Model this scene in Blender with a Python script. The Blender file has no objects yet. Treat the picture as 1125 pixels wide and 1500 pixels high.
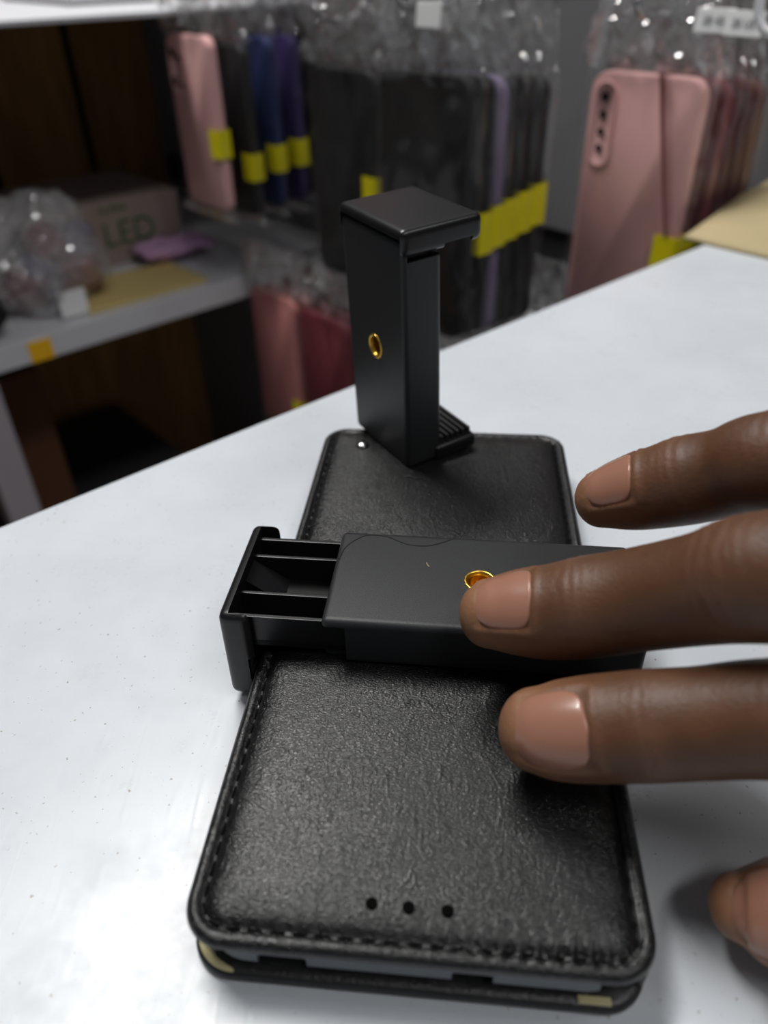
import bpy, bmesh, math, random
import numpy as np
from mathutils import Vector, Matrix, noise as mnoise
random.seed(7)
D = bpy.data; SC = bpy.context.scene; COL = SC.collection
PI = math.pi

# ------------------------------------------------------------------ materials
def srgb(r, g, b):
    def c(v):
        v /= 255.0
        return v/12.92 if v <= .04045 else ((v+.055)/1.055)**2.4
    return (c(r), c(g), c(b), 1)

def mat(name, col, rough=.5, metal=0., spec=.5, **kw):
    m = D.materials.new(name); m.use_nodes = True
    b = m.node_tree.nodes['Principled BSDF']
    b.inputs['Base Color'].default_value = col
    b.inputs['Roughness'].default_value = rough
    b.inputs['Metallic'].default_value = metal
    b.inputs['Specular IOR Level'].default_value = spec
    for k, v in kw.items():
        b.inputs[k.replace('_', ' ')].default_value = v
    return m

def nd(m, t, **kw):
    n = m.node_tree.nodes.new(t)
    for k, v in kw.items(): setattr(n, k, v)
    return n
def lk(m, a, b): m.node_tree.links.new(a, b)
def bsdf(m): return m.node_tree.nodes['Principled BSDF']

def noise_tex(m, scale, detail=3, rough=.55, dist=0., typ='FBM', coord='Object', stretch=None):
    tc = nd(m, 'ShaderNodeTexCoord'); n = nd(m, 'ShaderNodeTexNoise'); n.noise_type = typ
    n.inputs['Scale'].default_value = scale; n.inputs['Detail'].default_value = detail
    n.inputs['Roughness'].default_value = rough; n.inputs['Distortion'].default_value = dist
    src = tc.outputs[coord]
    if stretch:
        mp = nd(m, 'ShaderNodeMapping'); mp.inputs['Scale'].default_value = stretch[:3]
        if len(stretch) > 3: mp.inputs['Rotation'].default_value = (0, 0, stretch[3])
        lk(m, src, mp.inputs['Vector']); src = mp.outputs['Vector']
    lk(m, src, n.inputs['Vector'])
    return n
def ramp(m, fac, stops):
    r = nd(m, 'ShaderNodeValToRGB'); e = r.color_ramp.elements
    while len(e) < len(stops): e.new(.5)
    for el, (p, c) in zip(e, stops): el.position = p; el.color = c
    lk(m, fac, r.inputs['Fac']); return r.outputs['Color']
def bump(m, height, strength, dist, prev=None):
    b = nd(m, 'ShaderNodeBump'); b.inputs['Strength'].default_value = strength
    b.inputs['Distance'].default_value = dist
    lk(m, height, b.inputs['Height'])
    if prev is not None: lk(m, prev, b.inputs['Normal'])
    lk(m, b.outputs['Normal'], bsdf(m).inputs['Normal'])
    return b.outputs['Normal']
def grey(v): return (v, v, v, 1)

M = {}
# white laminate counter with grime specks and fine scratches
m = M['laminate'] = mat('white_laminate', srgb(228, 231, 234), .34, spec=.5)
sp = noise_tex(m, 900, 2, .5)
spc = ramp(m, sp.outputs['Fac'], [(0, srgb(205, 210, 216)), (.69, srgb(205, 210, 216)), (.74, srgb(150, 142, 134))])
bl = noise_tex(m, 16, 4, .6); blc = ramp(m, bl.outputs['Fac'], [(.3, grey(.90)), (.7, grey(1.0))])
mx = nd(m, 'ShaderNodeMix', data_type='RGBA', blend_type='MULTIPLY'); mx.inputs[0].default_value = 1
lk(m, spc, mx.inputs[6]); lk(m, blc, mx.inputs[7]); lk(m, mx.outputs[2], bsdf(m).inputs['Base Color'])
rr_ = noise_tex(m, 60, 4, .7); lk(m, ramp(m, rr_.outputs['Fac'], [(.35, grey(.26)), (.7, grey(.42))]), bsdf(m).inputs['Roughness'])
sc_ = noise_tex(m, 300, 3, .6, 1., 'RIDGED_MULTIFRACTAL', stretch=(1, .18, 1, .7)); bump(m, sc_.outputs['Fac'], .12, .0002)

def leather():
    m = mat('black_leather', srgb(13, 13, 14), .36, spec=.5)
    g = noise_tex(m, 1750, 2, .5, .6, stretch=(1, 2.0, 1, .6))
    n1 = bump(m, g.outputs['Fac'], .62, .00028)
    c = noise_tex(m, 470, 4, .55, 1.0, 'RIDGED_MULTIFRACTAL', stretch=(1, .5, 1, -.5))
    n2 = bump(m, c.outputs['Fac'], .28, .00042, n1)
    w = noise_tex(m, 70, 3, .5, 1.5, 'RIDGED_MULTIFRACTAL', stretch=(1, .4, 1, -.2))
    bump(m, w.outputs['Fac'], .10, .0009, n2)
    r = noise_tex(m, 60, 3)
    lk(m, ramp(m, r.outputs['Fac'], [(.3, grey(.25)), (.7, grey(.36))]), bsdf(m).inputs['Roughness'])
    return m
M['leather'] = leather()
m = M['welt'] = mat('black_leather_edge', srgb(24, 24, 25), .42)
g = noise_tex(m, 900, 3); bump(m, g.outputs['Fac'], .5, .0003)
M['thread'] = mat('black_thread', srgb(10, 10, 10), .85, spec=.12)
M['hole'] = mat('black_hole', (.002, .002, .002, 1), .9, spec=.05)
m = M['lining'] = mat('cream_lining', srgb(196, 186, 142), .8)
g = noise_tex(m, 800, 4); bump(m, g.outputs['Fac'], .6, .0004)
M['shell'] = mat('slate_grey_shell', srgb(92, 98, 103), .4)
M['inner_black'] = mat('inner_black', srgb(12, 12, 12), .7, spec=.2)
m = M['plastic'] = mat('matte_black_plastic', srgb(40, 41, 43), .42, spec=.32)
g = noise_tex(m, 5200, 2, .5); bump(m, g.outputs['Fac'], .35, .00012)
m = M['smooth_plastic'] = mat('satin_black_plastic', srgb(22, 22, 24), .34, spec=.4)
g = noise_tex(m, 2500, 2, .5); bump(m, g.outputs['Fac'], .08, .0001)
M['arm'] = mat('dark_inner_plastic', srgb(12, 12, 12), .5, spec=.22)
M['rubber'] = mat('black_rubber', srgb(18, 18, 19), .62)
M['brass'] = mat('brass', srgb(232, 190, 84), .32, 1.)
M['steel'] = mat('polished_steel', srgb(205, 205, 205), .18, 1.)
M['hair'] = mat('black_hair', srgb(16, 13, 12), .5)
M['fleck'] = mat('straw_fleck', srgb(188, 170, 120), .7)
M['white_shelf'] = mat('white_melamine', srgb(206, 206, 210), .45)
M['grey_panel'] = mat('grey_panel', srgb(118, 118, 121), .5)
M['dark_wall'] = mat('dark_wall', srgb(42, 42, 44), .8)
M['post'] = mat('grey_post', srgb(168, 160, 166), .5)
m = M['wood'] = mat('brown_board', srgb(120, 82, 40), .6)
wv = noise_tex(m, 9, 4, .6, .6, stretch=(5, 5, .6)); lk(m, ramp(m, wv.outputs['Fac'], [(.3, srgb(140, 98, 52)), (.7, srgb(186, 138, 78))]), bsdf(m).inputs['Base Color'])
m = M['floor'] = mat('dark_floor_tile', srgb(56, 54, 54), .55)
br = nd(m, 'ShaderNodeTexBrick'); tc = nd(m, 'ShaderNodeTexCoord'); lk(m, tc.outputs['Object'], br.inputs['Vector'])
br.inputs['Scale'].default_value = 2.2; br.offset = 0
br.inputs['Color1'].default_value = srgb(56, 54, 54); br.inputs['Color2'].default_value = srgb(50, 49, 50); br.inputs['Mortar'].default_value = srgb(36, 36, 36)
br.inputs['Brick Width'].default_value = 1; br.inputs['Row Height'].default_value = 1
lk(m, br.outputs['Color'], bsdf(m).inputs['Base Color'])
m = M['card'] = mat('tan_cardboard', srgb(178, 162, 124), .8)
g = noise_tex(m, 260, 3, stretch=(1, .1, 1)); bump(m, g.outputs['Fac'], .15, .0004)
M['tan_sheet'] = mat('tan_hardboard', srgb(206, 184, 122), .7)
m = M['taupe_card'] = mat('taupe_carton', srgb(150, 134, 126), .75)
M['green_ink'] = mat('dark_green_ink', srgb(26, 84, 36), .6)
M['grey_ink'] = mat('grey_ink', srgb(128, 128, 130), .6)
M['yellow'] = mat('yellow_sticker', srgb(236, 222, 8), .5)
M['amber'] = mat('amber_sticker', srgb(244, 186, 10), .5)
M['white_tag'] = mat('white_tag', srgb(238, 238, 238), .45)
M['paper'] = mat('white_paper', srgb(226, 224, 230), .6)
M['chrome'] = mat('chrome_wire', srgb(190, 190, 192), .22, 1.)
M['white_rubber'] = mat('white_cable', srgb(226, 226, 230), .4)
M['orange_brown'] = mat('brown_carton', srgb(84, 50, 26), .8)
M['crease_shade'] = mat('rose_crease_shade', srgb(128, 70, 72), .5)
M['lilac'] = mat('lilac_plastic', srgb(202, 160, 200), .4)
CASE = dict(pink=srgb(232, 180, 177), black=srgb(28, 28, 30), navy=srgb(36, 48, 92), purple=srgb(62, 46, 98),
            maroon=srgb(78, 22, 32), wine=srgb(128, 56, 66), brown=srgb(112, 70, 66), rose=srgb(208, 138, 134), white=srgb(226, 228, 232), lilacgrey=srgb(120, 108, 136))
for k, v in CASE.items(): M['case_'+k] = mat(k+'_silicone', v, .55, spec=.35)

def film(name, clear, tint=(1, 1, 1, 1), haze=.06, rough=.06, maxr=.2):
    m = D.materials.new(name); m.use_nodes = True; nt = m.node_tree; nt.nodes.clear()
    out = nd(m, 'ShaderNodeOutputMaterial'); tr = nd(m, 'ShaderNodeBsdfTransparent'); tr.inputs[0].default_value = tint
    gl = nd(m, 'ShaderNodeBsdfGlossy'); gl.inputs['Roughness'].default_value = rough; gl.inputs[0].default_value = grey(.9)
    df = nd(m, 'ShaderNodeBsdfDiffuse'); df.inputs[0].default_value = grey(.85)
    fr = nd(m, 'ShaderNodeLayerWeight'); fr.inputs['Blend'].default_value = .35
    rp = nd(m, 'ShaderNodeMapRange'); rp.inputs['To Min'].default_value = 1-clear; rp.inputs['To Max'].default_value = maxr
    lk(m, fr.outputs['Fresnel'], rp.inputs['Value'])
    m1 = nd(m, 'ShaderNodeMixShader'); m1.inputs[0].default_value = haze
    lk(m, tr.outputs[0], m1.inputs[1]); lk(m, df.outputs[0], m1.inputs[2])
    m2 = nd(m, 'ShaderNodeMixShader'); lk(m, rp.outputs[0], m2.inputs[0])
    lk(m, m1.outputs[0], m2.inputs[1]); lk(m, gl.outputs[0], m2.inputs[2]); lk(m, m2.outputs[0], out.inputs['Surface'])
    return m
M['film'] = film('clear_bag_film', .965, haze=.010, rough=.10, maxr=.14)
M['film_milky'] = film('milky_bag_film', .80, haze=.26, rough=.10, maxr=.4)
M['film_hazy'] = film('hazy_bag_film', .80, haze=.06, rough=.045, maxr=.5)

# ------------------------------------------------------------------ helpers
def new_obj(name, me, m=None, parent=None, loc=None, rot=None):
    o = D.objects.new(name, me); COL.objects.link(o)
    if m is not None and me is not None: me.materials.append(m)
    if parent is not None: o.parent = parent
    if loc is not None: o.location = loc
    if rot is not None: o.rotation_euler = rot
    return o
def from_bm(name, bm, m, parent=None, loc=None, rot=None, smooth=True):
    bmesh.ops.recalc_face_normals(bm, faces=bm.faces[:])
    me = D.meshes.new(name); bm.to_mesh(me); bm.free()
    if smooth:
        for p in me.polygons: p.use_smooth = True
    return new_obj(name, me, m, parent, loc, rot)
def tag(o, label=None, cat=None, group=None, kind=None):
    if label: o['label'] = label
    if cat: o['category'] = cat
    if group: o['group'] = group
    if kind: o['kind'] = kind
    return o
def empty(name, loc, rotz=0., matrix=None):
    o = D.objects.new(name, None); COL.objects.link(o); o.empty_display_size = .02
    if matrix is not None: o.matrix_world = matrix
    else: o.location = loc; o.rotation_euler = (0, 0, rotz)
    return o
def box(bm, x0, x1, y0, y1, z0, z1, bev=0., seg=2):
    g = bmesh.ops.create_cube(bm, size=1.)
    vs = g['verts']
    bmesh.ops.scale(bm, vec=(x1-x0, y1-y0, z1-z0), verts=vs)
    bmesh.ops.translate(bm, vec=((x0+x1)/2, (y0+y1)/2, (z0+z1)/2), verts=vs)
    if bev > 0:
        es = list({e for v in vs for e in v.link_edges})
        bmesh.ops.bevel(bm, geom=es, offset=bev, segments=seg, affect='EDGES', profile=.6)
    return bm
def box_obj(name, dims, m, parent=None, bev=.001, loc=None, rot=None, seg=2):
    bm = bmesh.new(); box(bm, *dims, bev=bev, seg=seg)
    return from_bm(name, bm, m, parent, loc, rot, smooth=False)
def tube(bm, pts, r, n=10, closed_ends=True):
    pts = [Vector(p) for p in pts]; rs = r if isinstance(r, (list, tuple)) else [r]*len(pts)
    prev = None; rings = []
    for i, p in enumerate(pts):
        t = (pts[min(i+1, len(pts)-1)]-pts[max(i-1, 0)]).normalized()
        if prev is None:
            a = Vector((0, 0, 1)) if abs(t.z) < .9 else Vector((1, 0, 0))
            u = t.cross(a).normalized()
        else:
            u = (prev-t*prev.dot(t)).normalized()
        prev = u; v = t.cross(u)
        rings.append([bm.verts.new(p+(u*math.cos(2*PI*k/n)+v*math.sin(2*PI*k/n))*rs[i]) for k in range(n)])
    for a, b in zip(rings, rings[1:]):
        for k in range(n): bm.faces.new((a[k], a[(k+1) % n], b[(k+1) % n], b[k]))
    if closed_ends:
        bm.faces.new(rings[0][::-1]); bm.faces.new(rings[-1])
    return rings
def spline(pts, n):
    P = [np.array(p, float) for p in pts]; P = [2*P[0]-P[1]]+P+[2*P[-1]-P[-2]]; out = []
    for i in range(1, len(P)-2):
        for k in range(n):
            t = k/n; a, b, c, d = P[i-1:i+3]
            out.append(.5*((2*b)+(-a+c)*t+(2*a-5*b+4*c-d)*t*t+(-a+3*b-3*c+d)*t**3))
    out.append(P[-2]); return out
def rrect(w, h, r, step, nc=8):
    """points around a rounded rectangle with fixed count, plus perimeter arc length; inset(i) keeps the count"""
    nx = max(2, int((w-2*r)/step)); ny = max(2, int((h-2*r)/step))
    def at(inset):
        W, H = w/2-inset, h/2-inset; R = max(r-inset, .0003); pts = []
        corners = [(W-R, -H+R, -PI/2), (W-R, H-R, 0), (-W+R, H-R, PI/2), (-W+R, -H+R, PI)]
        cnt = [nx, ny, nx, ny]
        for i, (cx, cy, a0) in enumerate(corners):
            pc = corners[i-1]; a = a0
            s0 = (pc[0]+R*math.cos(a0), pc[1]+R*math.sin(a0)); s1 = (cx+R*math.cos(a0), cy+R*math.sin(a0))
            n = cnt[i]
            for k in range(n): pts.append((s0[0]+(s1[0]-s0[0])*k/n, s0[1]+(s1[1]-s0[1])*k/n))
            for k in range(nc): t = a0+PI/2*k/nc; pts.append((cx+R*math.cos(t), cy+R*math.sin(t)))
        return pts
    return at
def rings_mesh(bm, rings, cap0=True, cap1=True):
    vr = [[bm.verts.new(p) for p in r] for r in rings]; n = len(rings[0])
    for a, b in zip(vr, vr[1:]):
        for k in range(n): bm.faces.new((a[k], a[(k+1) % n], b[(k+1) % n], b[k]))
    if cap0: bm.faces.new(vr[0][::-1])
    if cap1: bm.faces.new(vr[-1])
    return vr
def evaluated(o):
    dg = bpy.context.evaluated_depsgraph_get(); me = D.meshes.new_from_object(o.evaluated_get(dg)); return me
def boolean(o, cutters, op='DIFFERENCE'):
    for c in cutters:
        md = o.modifiers.new('b', 'BOOLEAN'); md.operation = op; md.object = c; md.solver = 'EXACT'
    me = evaluated(o); o.modifiers.clear(); old = o.data; o.data = me; D.meshes.remove(old)
    for c in cutters:
        d = c.data; D.objects.remove(c); D.meshes.remove(d)
def flat_by_angle(o, ang=35):
    for p in o.data.polygons: p.use_smooth = True
    o.data.set_sharp_from_angle(angle=math.radians(ang))

# shop frame: s runs along the counter and shelves, m away from the counter towards the shelves
A = math.radians(42.); CA, SA = math.cos(A), math.sin(A)
def S(s, mm, z): return Vector((s*CA-mm*SA, s*SA+mm*CA, z))

# ------------------------------------------------------------------ camera
HCAM = 0.13615
rt = Vector((0.9997859685, -0.0122461924, -0.0166747691)); up = Vector((0.0206885754, 0.5918034999, 0.8058167287)); fw = Vector((0, 0.8059892358, -0.5919301916))
cam = D.cameras.new('camera'); co = D.objects.new('camera', cam); COL.objects.link(co)
mw = Matrix((( rt.x, up.x, -fw.x, 0), (rt.y, up.y, -fw.y, 0), (rt.z, up.z, -fw.z, HCAM), (0, 0, 0, 1)))
co.matrix_world = mw
cam.sensor_fit = 'VERTICAL'; cam.sensor_height = 36.; cam.lens = 1113.76/1500*36
cam.clip_start = .005; cam.dof.use_dof = True; cam.dof.focus_distance = .165; cam.dof.aperture_fstop = cam.lens/2.5
SC.camera = co
SC.view_settings.view_transform = 'Standard'; SC.view_settings.look = 'None'; SC.view_settings.gamma = 1; SC.view_settings.use_curve_mapping = False
SC.view_settings.exposure = -.27
SC.cycles.transparent_max_bounces = 48; SC.cycles.max_bounces = 8; SC.cycles.use_denoising = True
SC.cycles.sample_clamp_indirect = 6.; SC.cycles.blur_glossy = .6

# ------------------------------------------------------------------ the counter
FLOOR_Z = -.95
def poly_prism(bm, pts, z0, z1):
    a = [bm.verts.new((p[0], p[1], z0)) for p in pts]; b = [bm.verts.new((p[0], p[1], z1)) for p in pts]; n = len(pts)
    bm.faces.new(a[::-1]); bm.faces.new(b)
    for i in range(n): bm.faces.new((a[i], a[(i+1) % n], b[(i+1) % n], b[i]))
ctr = tag(empty('display_counter', (0, 0, FLOOR_Z)), 'white laminate shop counter with specks, under the black wallet case', 'counter')
e0, e1 = S(.0366, .2126, 0), S(.4214, .2007, 0); ed = (e1-e0).normalized(); en = Vector((ed.y, -ed.x, 0))
pA = e0-ed*.9; pB = e0+ed*.56; pC = pB+en*.80; pD = pA+en*.80
bm = bmesh.new(); poly_prism(bm, [pA, pD, pC, pB], -.025-FLOOR_Z, -FLOOR_Z)
bmesh.ops.bevel(bm, geom=[e for e in bm.edges], offset=.0012, segments=2, affect='EDGES')
from_bm('counter_top', bm, M['laminate'], ctr, smooth=False)
bm = bmesh.new(); q = [pA+(ed+en)*.03, pD+(ed-en)*.03, pC-(ed+en)*.03, pB-(ed-en)*.03]
poly_prism(bm, q, 0, -.025-FLOOR_Z); from_bm('cabinet_body', bm, M['white_shelf'], ctr, smooth=False)

# ------------------------------------------------------------------ wallet case
CX, CY, YAW, CW, CL = .01128, .13187, -.10395, .075, .1599
wal = tag(empty('phone_wallet_case', (CX, CY, 0), YAW), 'black leather phone wallet case lying closed on the white counter', 'phone case')
at = rrect(CW, CL, .0075, .0006, 14)
base = at(0); npt = len(base)
per = [0.]
for i in range(1, npt): per.append(per[-1]+math.dist(base[i], base[i-1]))
def cover(zs):
    bm = bmesh.new(); rings = []
    for ins, z, amp in zs:
        r = []
        for i, (x, y) in enumerate(at(ins)):
            zz = z
            if amp:
                bx, by = base[i]
                near = (.5+2.0*min(1, max(0, (bx+.004)/.02))) if by < -CL/2+.002 else .6
                zz += amp*near*(math.cos(2*PI*per[i]/.0027)+.5*mnoise.noise(Vector((bx*300, by*300, ins*900))))
            zz += .00010*mnoise.noise(Vector((x*70, y*70, 3.)))*min(1, ins/.006)
            r.append((x, y, zz))
        rings.append(r)
    rings_mesh(bm, rings)
    return bm
bm = cover([(.0012, .0104, 0), (.0003, .0106, 0), (0, .0114, 0), (.0002, .0122, 0), (.0008, .0128, .00002), (.0016, .01296, .00003), (.0022, .0127, .00008), (.0027, .01215, .00012),
            (.0031, .0122, .00014), (.0037, .01285, .00016), (.0048, .01335, .00007), (.0065, .0137, 0), (.009, .01395, 0), (.013, .0141, 0), (.018, .01418, 0), (.025, .0142, 0), (.033, .0142, 0)])
from_bm('front_cover', bm, M['leather'], wal)
bm = cover([(.0006, .0001, 0), (0, .0007, 0), (0, .0017, 0), (.0005, .0023, 0), (.0015, .0025, 0), (.004, .0025, 0)])
from_bm('back_cover', bm, M['welt'], wal)
# spine on the right long edge
bm = bmesh.new(); prof = [(math.sin(t)*.0016-.0006, .0066-math.cos(t)*.0062) for t in np.linspace(0, PI, 13)]
ys = np.linspace(-CL/2+.004, CL/2-.004, 60); rg = []
for i, y in enumerate(ys):
    k = min(1, min(i, len(ys)-1-i)/3+.25)
    rg.append([(CW/2-.0012+x*k, y, z) for x, z in prof]+[(CW/2-.003, y, .0125), (CW/2-.003, y, .0008)])
rings_mesh(bm, rg); from_bm('spine', bm, M['welt'], wal)
# stitched thread in the groove
bm = bmesh.new(); g = at(.0029); k = 0
acc = 0.
pts = [Vector((x, y, .01222)) for x, y in g]
i = 0
while i < npt-4:
    j = i; L = 0
    while L < .0019 and j < npt-1: L += (pts[j+1]-pts[j]).length; j += 1
    seg = [pts[i]-Vector((0, 0, .0001)), (pts[i]+pts[j])/2+Vector((0, 0, .00022)), pts[j]-Vector((0, 0, .0001))]
    tube(bm, seg, .00022, 6)
    L2 = 0
    while L2 < .0008 and j < npt-1: L2 += (pts[j+1]-pts[j]).length; j += 1
    i = j
from_bm('stitching', bm, M['thread'], wal)
# grey holder shell with port cut-outs along the near end
bm = bmesh.new(); ats = rrect(CW-.0046, CL-.0022, .0085, .002, 10)
rings_mesh(bm, [[(x, y, z) for x, y in ats(i)] for i, z in ((.0004, .0054), (0, .0058), (0, .0103), (.0004, .0107))])
sh = from_bm('holder_shell', bm, M['shell'], wal)
cuts = []
def rcut(x0, x1, z0, z1, name='cut'):
    bm = bmesh.new(); box(bm, x0, x1, -CL/2-.004, -CL/2+.0042, z0, z1, .0007, 3)
    o = from_bm(name, bm, None); o.parent = wal; cuts.append(o)
rcut(-.0250, -.0170, .004, .0083); rcut(.0060, .0125, .004, .0082); rcut(.029, .040, .004, .0094); rcut(-.0035, -.0005, .0100, .0125)
bpy.context.view_layer.update(); boolean(sh, cuts); flat_by_angle(sh, 40)
bm = bmesh.new(); ati = rrect(CW-.014, CL-.012, .005, .004, 6)
rings_mesh(bm, [[(x, y, z) for x, y in ati(0)] for z in (.0024, .0100)]); from_bm('card_pocket', bm, M['inner_black'], wal, smooth=False)
def arc_strip(name, cx, cy, r0, r1, a0, a1, straight=0, z=.00245):
    bm = bmesh.new(); o_ = []; n_ = 16
    for k in range(n_+1):
        t = a0+(a1-a0)*k/n_; wv = math.sin(PI*k/n_)**.5*.8+.2; jit = .00018*mnoise.noise(Vector((k*.9, r0*900, 1)))
        o_.append((cx+r1*math.cos(t), cy+r1*math.sin(t), cx+(r1-(r1-r0)*wv+jit)*math.cos(t), cy+(r1-(r1-r0)*wv+jit)*math.sin(t)))
    rr = [[(a, b, z), (a, b, z+.0004), (c, d, z+.0004), (c, d, z)] for a, b, c, d in o_]
    rings_mesh(bm, rr); return from_bm(name, bm, M['lining'], wal)
tag(arc_strip('exposed_lining', -CW/2+.0078, -CL/2+.0078, .0060, .0073, PI+.05, 1.5*PI+.05), 'cream lining showing at the frayed corner')
tag(box_obj('exposed_lining', (.026, .0312, -CL/2+.0006, -CL/2+.0018, .0024, .0030), M['lining'], wal, .0002), 'cream scrap of lining')
for k, (x, y) in enumerate([(-.0071, -.0733), (-.0012, -.0734), (.0050, -.0735)]):
    bm = bmesh.new(); yy = y+.0012
    rg = [[(x+r*math.cos(a), yy+r*math.sin(a), z) for a in np.linspace(0, 2*PI, 20, endpoint=False)] for r, z in ((.00100, .0133), (.00098, .01402), (.00090, .01406), (.0004, .01404))]
    rings_mesh(bm, rg); from_bm('speaker_hole', bm, M['hole'], wal)
bm = bmesh.new(); rg = [[(-.0245+r*math.cos(a), .0669+r*math.sin(a), z) for a in np.linspace(0, 2*PI, 24, endpoint=False)] for r, z in ((.0021, .0138), (.0021, .0146), (.0018, .0150), (.0010, .0153), (.0003, .0154))]
rings_mesh(bm, rg); tag(from_bm('snap_rivet', bm, M['steel'], wal), 'shiny silver rivet')

# ------------------------------------------------------------------ phone clips
LB, HW, DP = .066, .0160, .024
def make_clip(name, matrix, ext, label, grp=None):
    root = tag(empty(name, None, matrix=matrix), label, 'phone clip', grp)
    W = HW-.0007
    # hollow body: back plate, side walls, front plate
    bm = bmesh.new(); box(bm, .0, LB, -W, W, -.0118, 0, .0017, 5)
    body = from_bm('clip_body', bm, M['plastic'], root)
    cs = []
    bm = bmesh.new(); box(bm, .012, LB+.01, -W+.0014, W-.0014, -.0104, -.0015); cs.append(from_bm('c', bm, None, root))
    for sgn in (-1, 1):
        bm = bmesh.new(); box(bm, LB-.0050, LB+.01, sgn*W-.0022, sgn*W+.0022, -.0130, -.0016); cs.append(from_bm('c', bm, None, root))
    bm = bmesh.new(); bmesh.ops.create_cone(bm, cap_ends=True, segments=40, radius1=.0034, radius2=.0034, depth=.02); cs.append(from_bm('c', bm, None, root, loc=(.0335, 0, 0)))
    bpy.context.view_layer.update(); boolean(body, cs); flat_by_angle(body, 32)
    # brass threaded insert
    bm = bmesh.new(); n = 64; rg = []
    def ring(rf, z): return [((rf(k))*math.cos(2*PI*k/n), (rf(k))*math.sin(2*PI*k/n), z) for k in range(n)]
    kn = lambda k: .00345+(.00016 if k % 4 < 2 else 0)
    rg += [ring(kn, -.0075), ring(kn, .00005), ring(lambda k: .00335, .00025), ring(lambda k: .0030, .00025), ring(lambda k: .0028, 0.)]
    for t in range(7):
        rg += [ring(lambda k: .0027, -.0004-t*.00095), ring(lambda k: .00238, -.0004-t*.00095-.0004)]
    rings_mesh(bm, rg, cap0=True, cap1=False)
    tag(from_bm('threaded_insert', bm, M['brass'], root, loc=(.0335, 0, 0)), 'brass threaded socket')
    # fixed jaw with ribbed pad
    bm = bmesh.new(); box(bm, 0, .0042, -HW, HW, -DP, -.0095, .0011, 3)
    fj = from_bm('fixed_jaw', bm, M['smooth_plastic'], root)
    bm = bmesh.new()
    for k in range(6):
        z = -DP+.0012+k*.0019
        rr = [[(.0040, y, z), (.0040, y, z+.0016), (.0066, y, z+.0012), (.0066, y, z+.0004)] for y in (-HW+.0012, HW-.0012)]
        rings_mesh(bm, rr)
    from_bm('jaw_pad', bm, M['rubber'], fj, smooth=False)
    # sliding arm and jaw
    x1 = LB+.0025+ext
    bm = bmesh.new(); a0 = x1-.050
    box(bm, a0, x1-.0015, -W+.0018, W-.0018, -.0101, -.0088)
    arm = from_bm('sliding_arm', bm, M['arm'], root, smooth=False)
    for y, th, top in ((W-.0024, .0010, -.0019), (.0055, .0009, -.0022), (-.0070, .0009, -.0022), (-W+.0024, .0010, -.0019)):
        bm = bmesh.new(); box(bm, a0, x1-.0010, y-th/2, y+th/2, -.0101, top, .0002)
        from_bm('guide_rail', bm, M['smooth_plastic'], arm, smooth=False)
    if ext > .005:  # added wedge, stands in for a slanted reflection inside the jaw
        bm = bmesh.new(); rr = [[(x1-.0022, y, -.0090), (x1-.0105, y, -.0090), (x1-.0022, y, -.0030)] for y in (-.0063, .0012)]
        rings_mesh(bm, rr); from_bm('reflection_wedge', bm, M['smooth_plastic'], arm, smooth=False)
    bm = bmesh.new(); box(bm, x1-.0067, x1, -HW, HW, -DP, .0003, .0022, 5)
    jaw = from_bm('sliding_jaw', bm, M['smooth_plastic'], root)
    cs = []
    bm = bmesh.new(); box(bm, x1-.012, x1-.0022, -HW+.0012, HW-.0012, -.0125, .002); cs.append(from_bm('c', bm, None, root))
    bm = bmesh.new(); box(bm, x1-.012, x1-.0028, -HW+.0012, HW-.0012, -DP+.0016, -.0118); cs.append(from_bm('c', bm, None, root))
    bm = bmesh.new(); box(bm, x1-.012, x1-.0052, -HW-.01, HW+.01, -DP+.0030, -.0124); cs.append(from_bm('c', bm, None, root))
    bpy.context.view_layer.update(); boolean(jaw, cs); flat_by_angle(jaw, 32)
    bm = bmesh.new()
    for k in range(4):
        z = -DP+.0026+k*.0024
        rr = [[(x1-.0026, y, z), (x1-.0026, y, z+.0016), (x1-.0046, y, z+.0011), (x1-.0046, y, z+.0005)] for y in (-HW+.0026, HW-.0026)]
        rings_mesh(bm, rr)
    from_bm('jaw_pad', bm, M['rubber'], jaw, smooth=False)
    return root
# standing clip
ty = .53208; e = Vector((math.cos(ty), math.sin(ty), 0)); n_ = Vector((-math.sin(ty), math.cos(ty), 0))
Zc = Vector((-.02874, -.03715, 1)).normalized(); e = (e-Zc*e.dot(Zc)).normalized(); n_ = Zc.cross(e)
F0 = Vector((.00768, .18653, .0139))+n_*HW
mtx = Matrix(((Zc.x, n_.x, -e.x, F0.x), (Zc.y, n_.y, -e.y, F0.y), (Zc.z, n_.z, -e.z, F0.z), (0, 0, 0, 1)))
make_clip('phone_clip', mtx, .0006, 'black plastic phone clip standing upright at the far end of the wallet case', 'phone tripod clips')
# clip clamped across the wallet
ly = math.radians(-6.86); X = Vector((-math.cos(ly), -math.sin(ly), 0)); Zv = Vector((0, 0, 1)); Y = Zv.cross(X)
org = Vector((-.01175, .1276, .0262))-X*LB
mtx = Matrix(((X.x, Y.x, 0, org.x), (X.y, Y.y, 0, org.y), (X.z, Y.z, 1, org.z), (0, 0, 0, 1)))
make_clip('phone_clip', mtx, .0192, 'black plastic phone clip lying extended across the wallet case, under the fingers', 'phone tripod clips')
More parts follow.
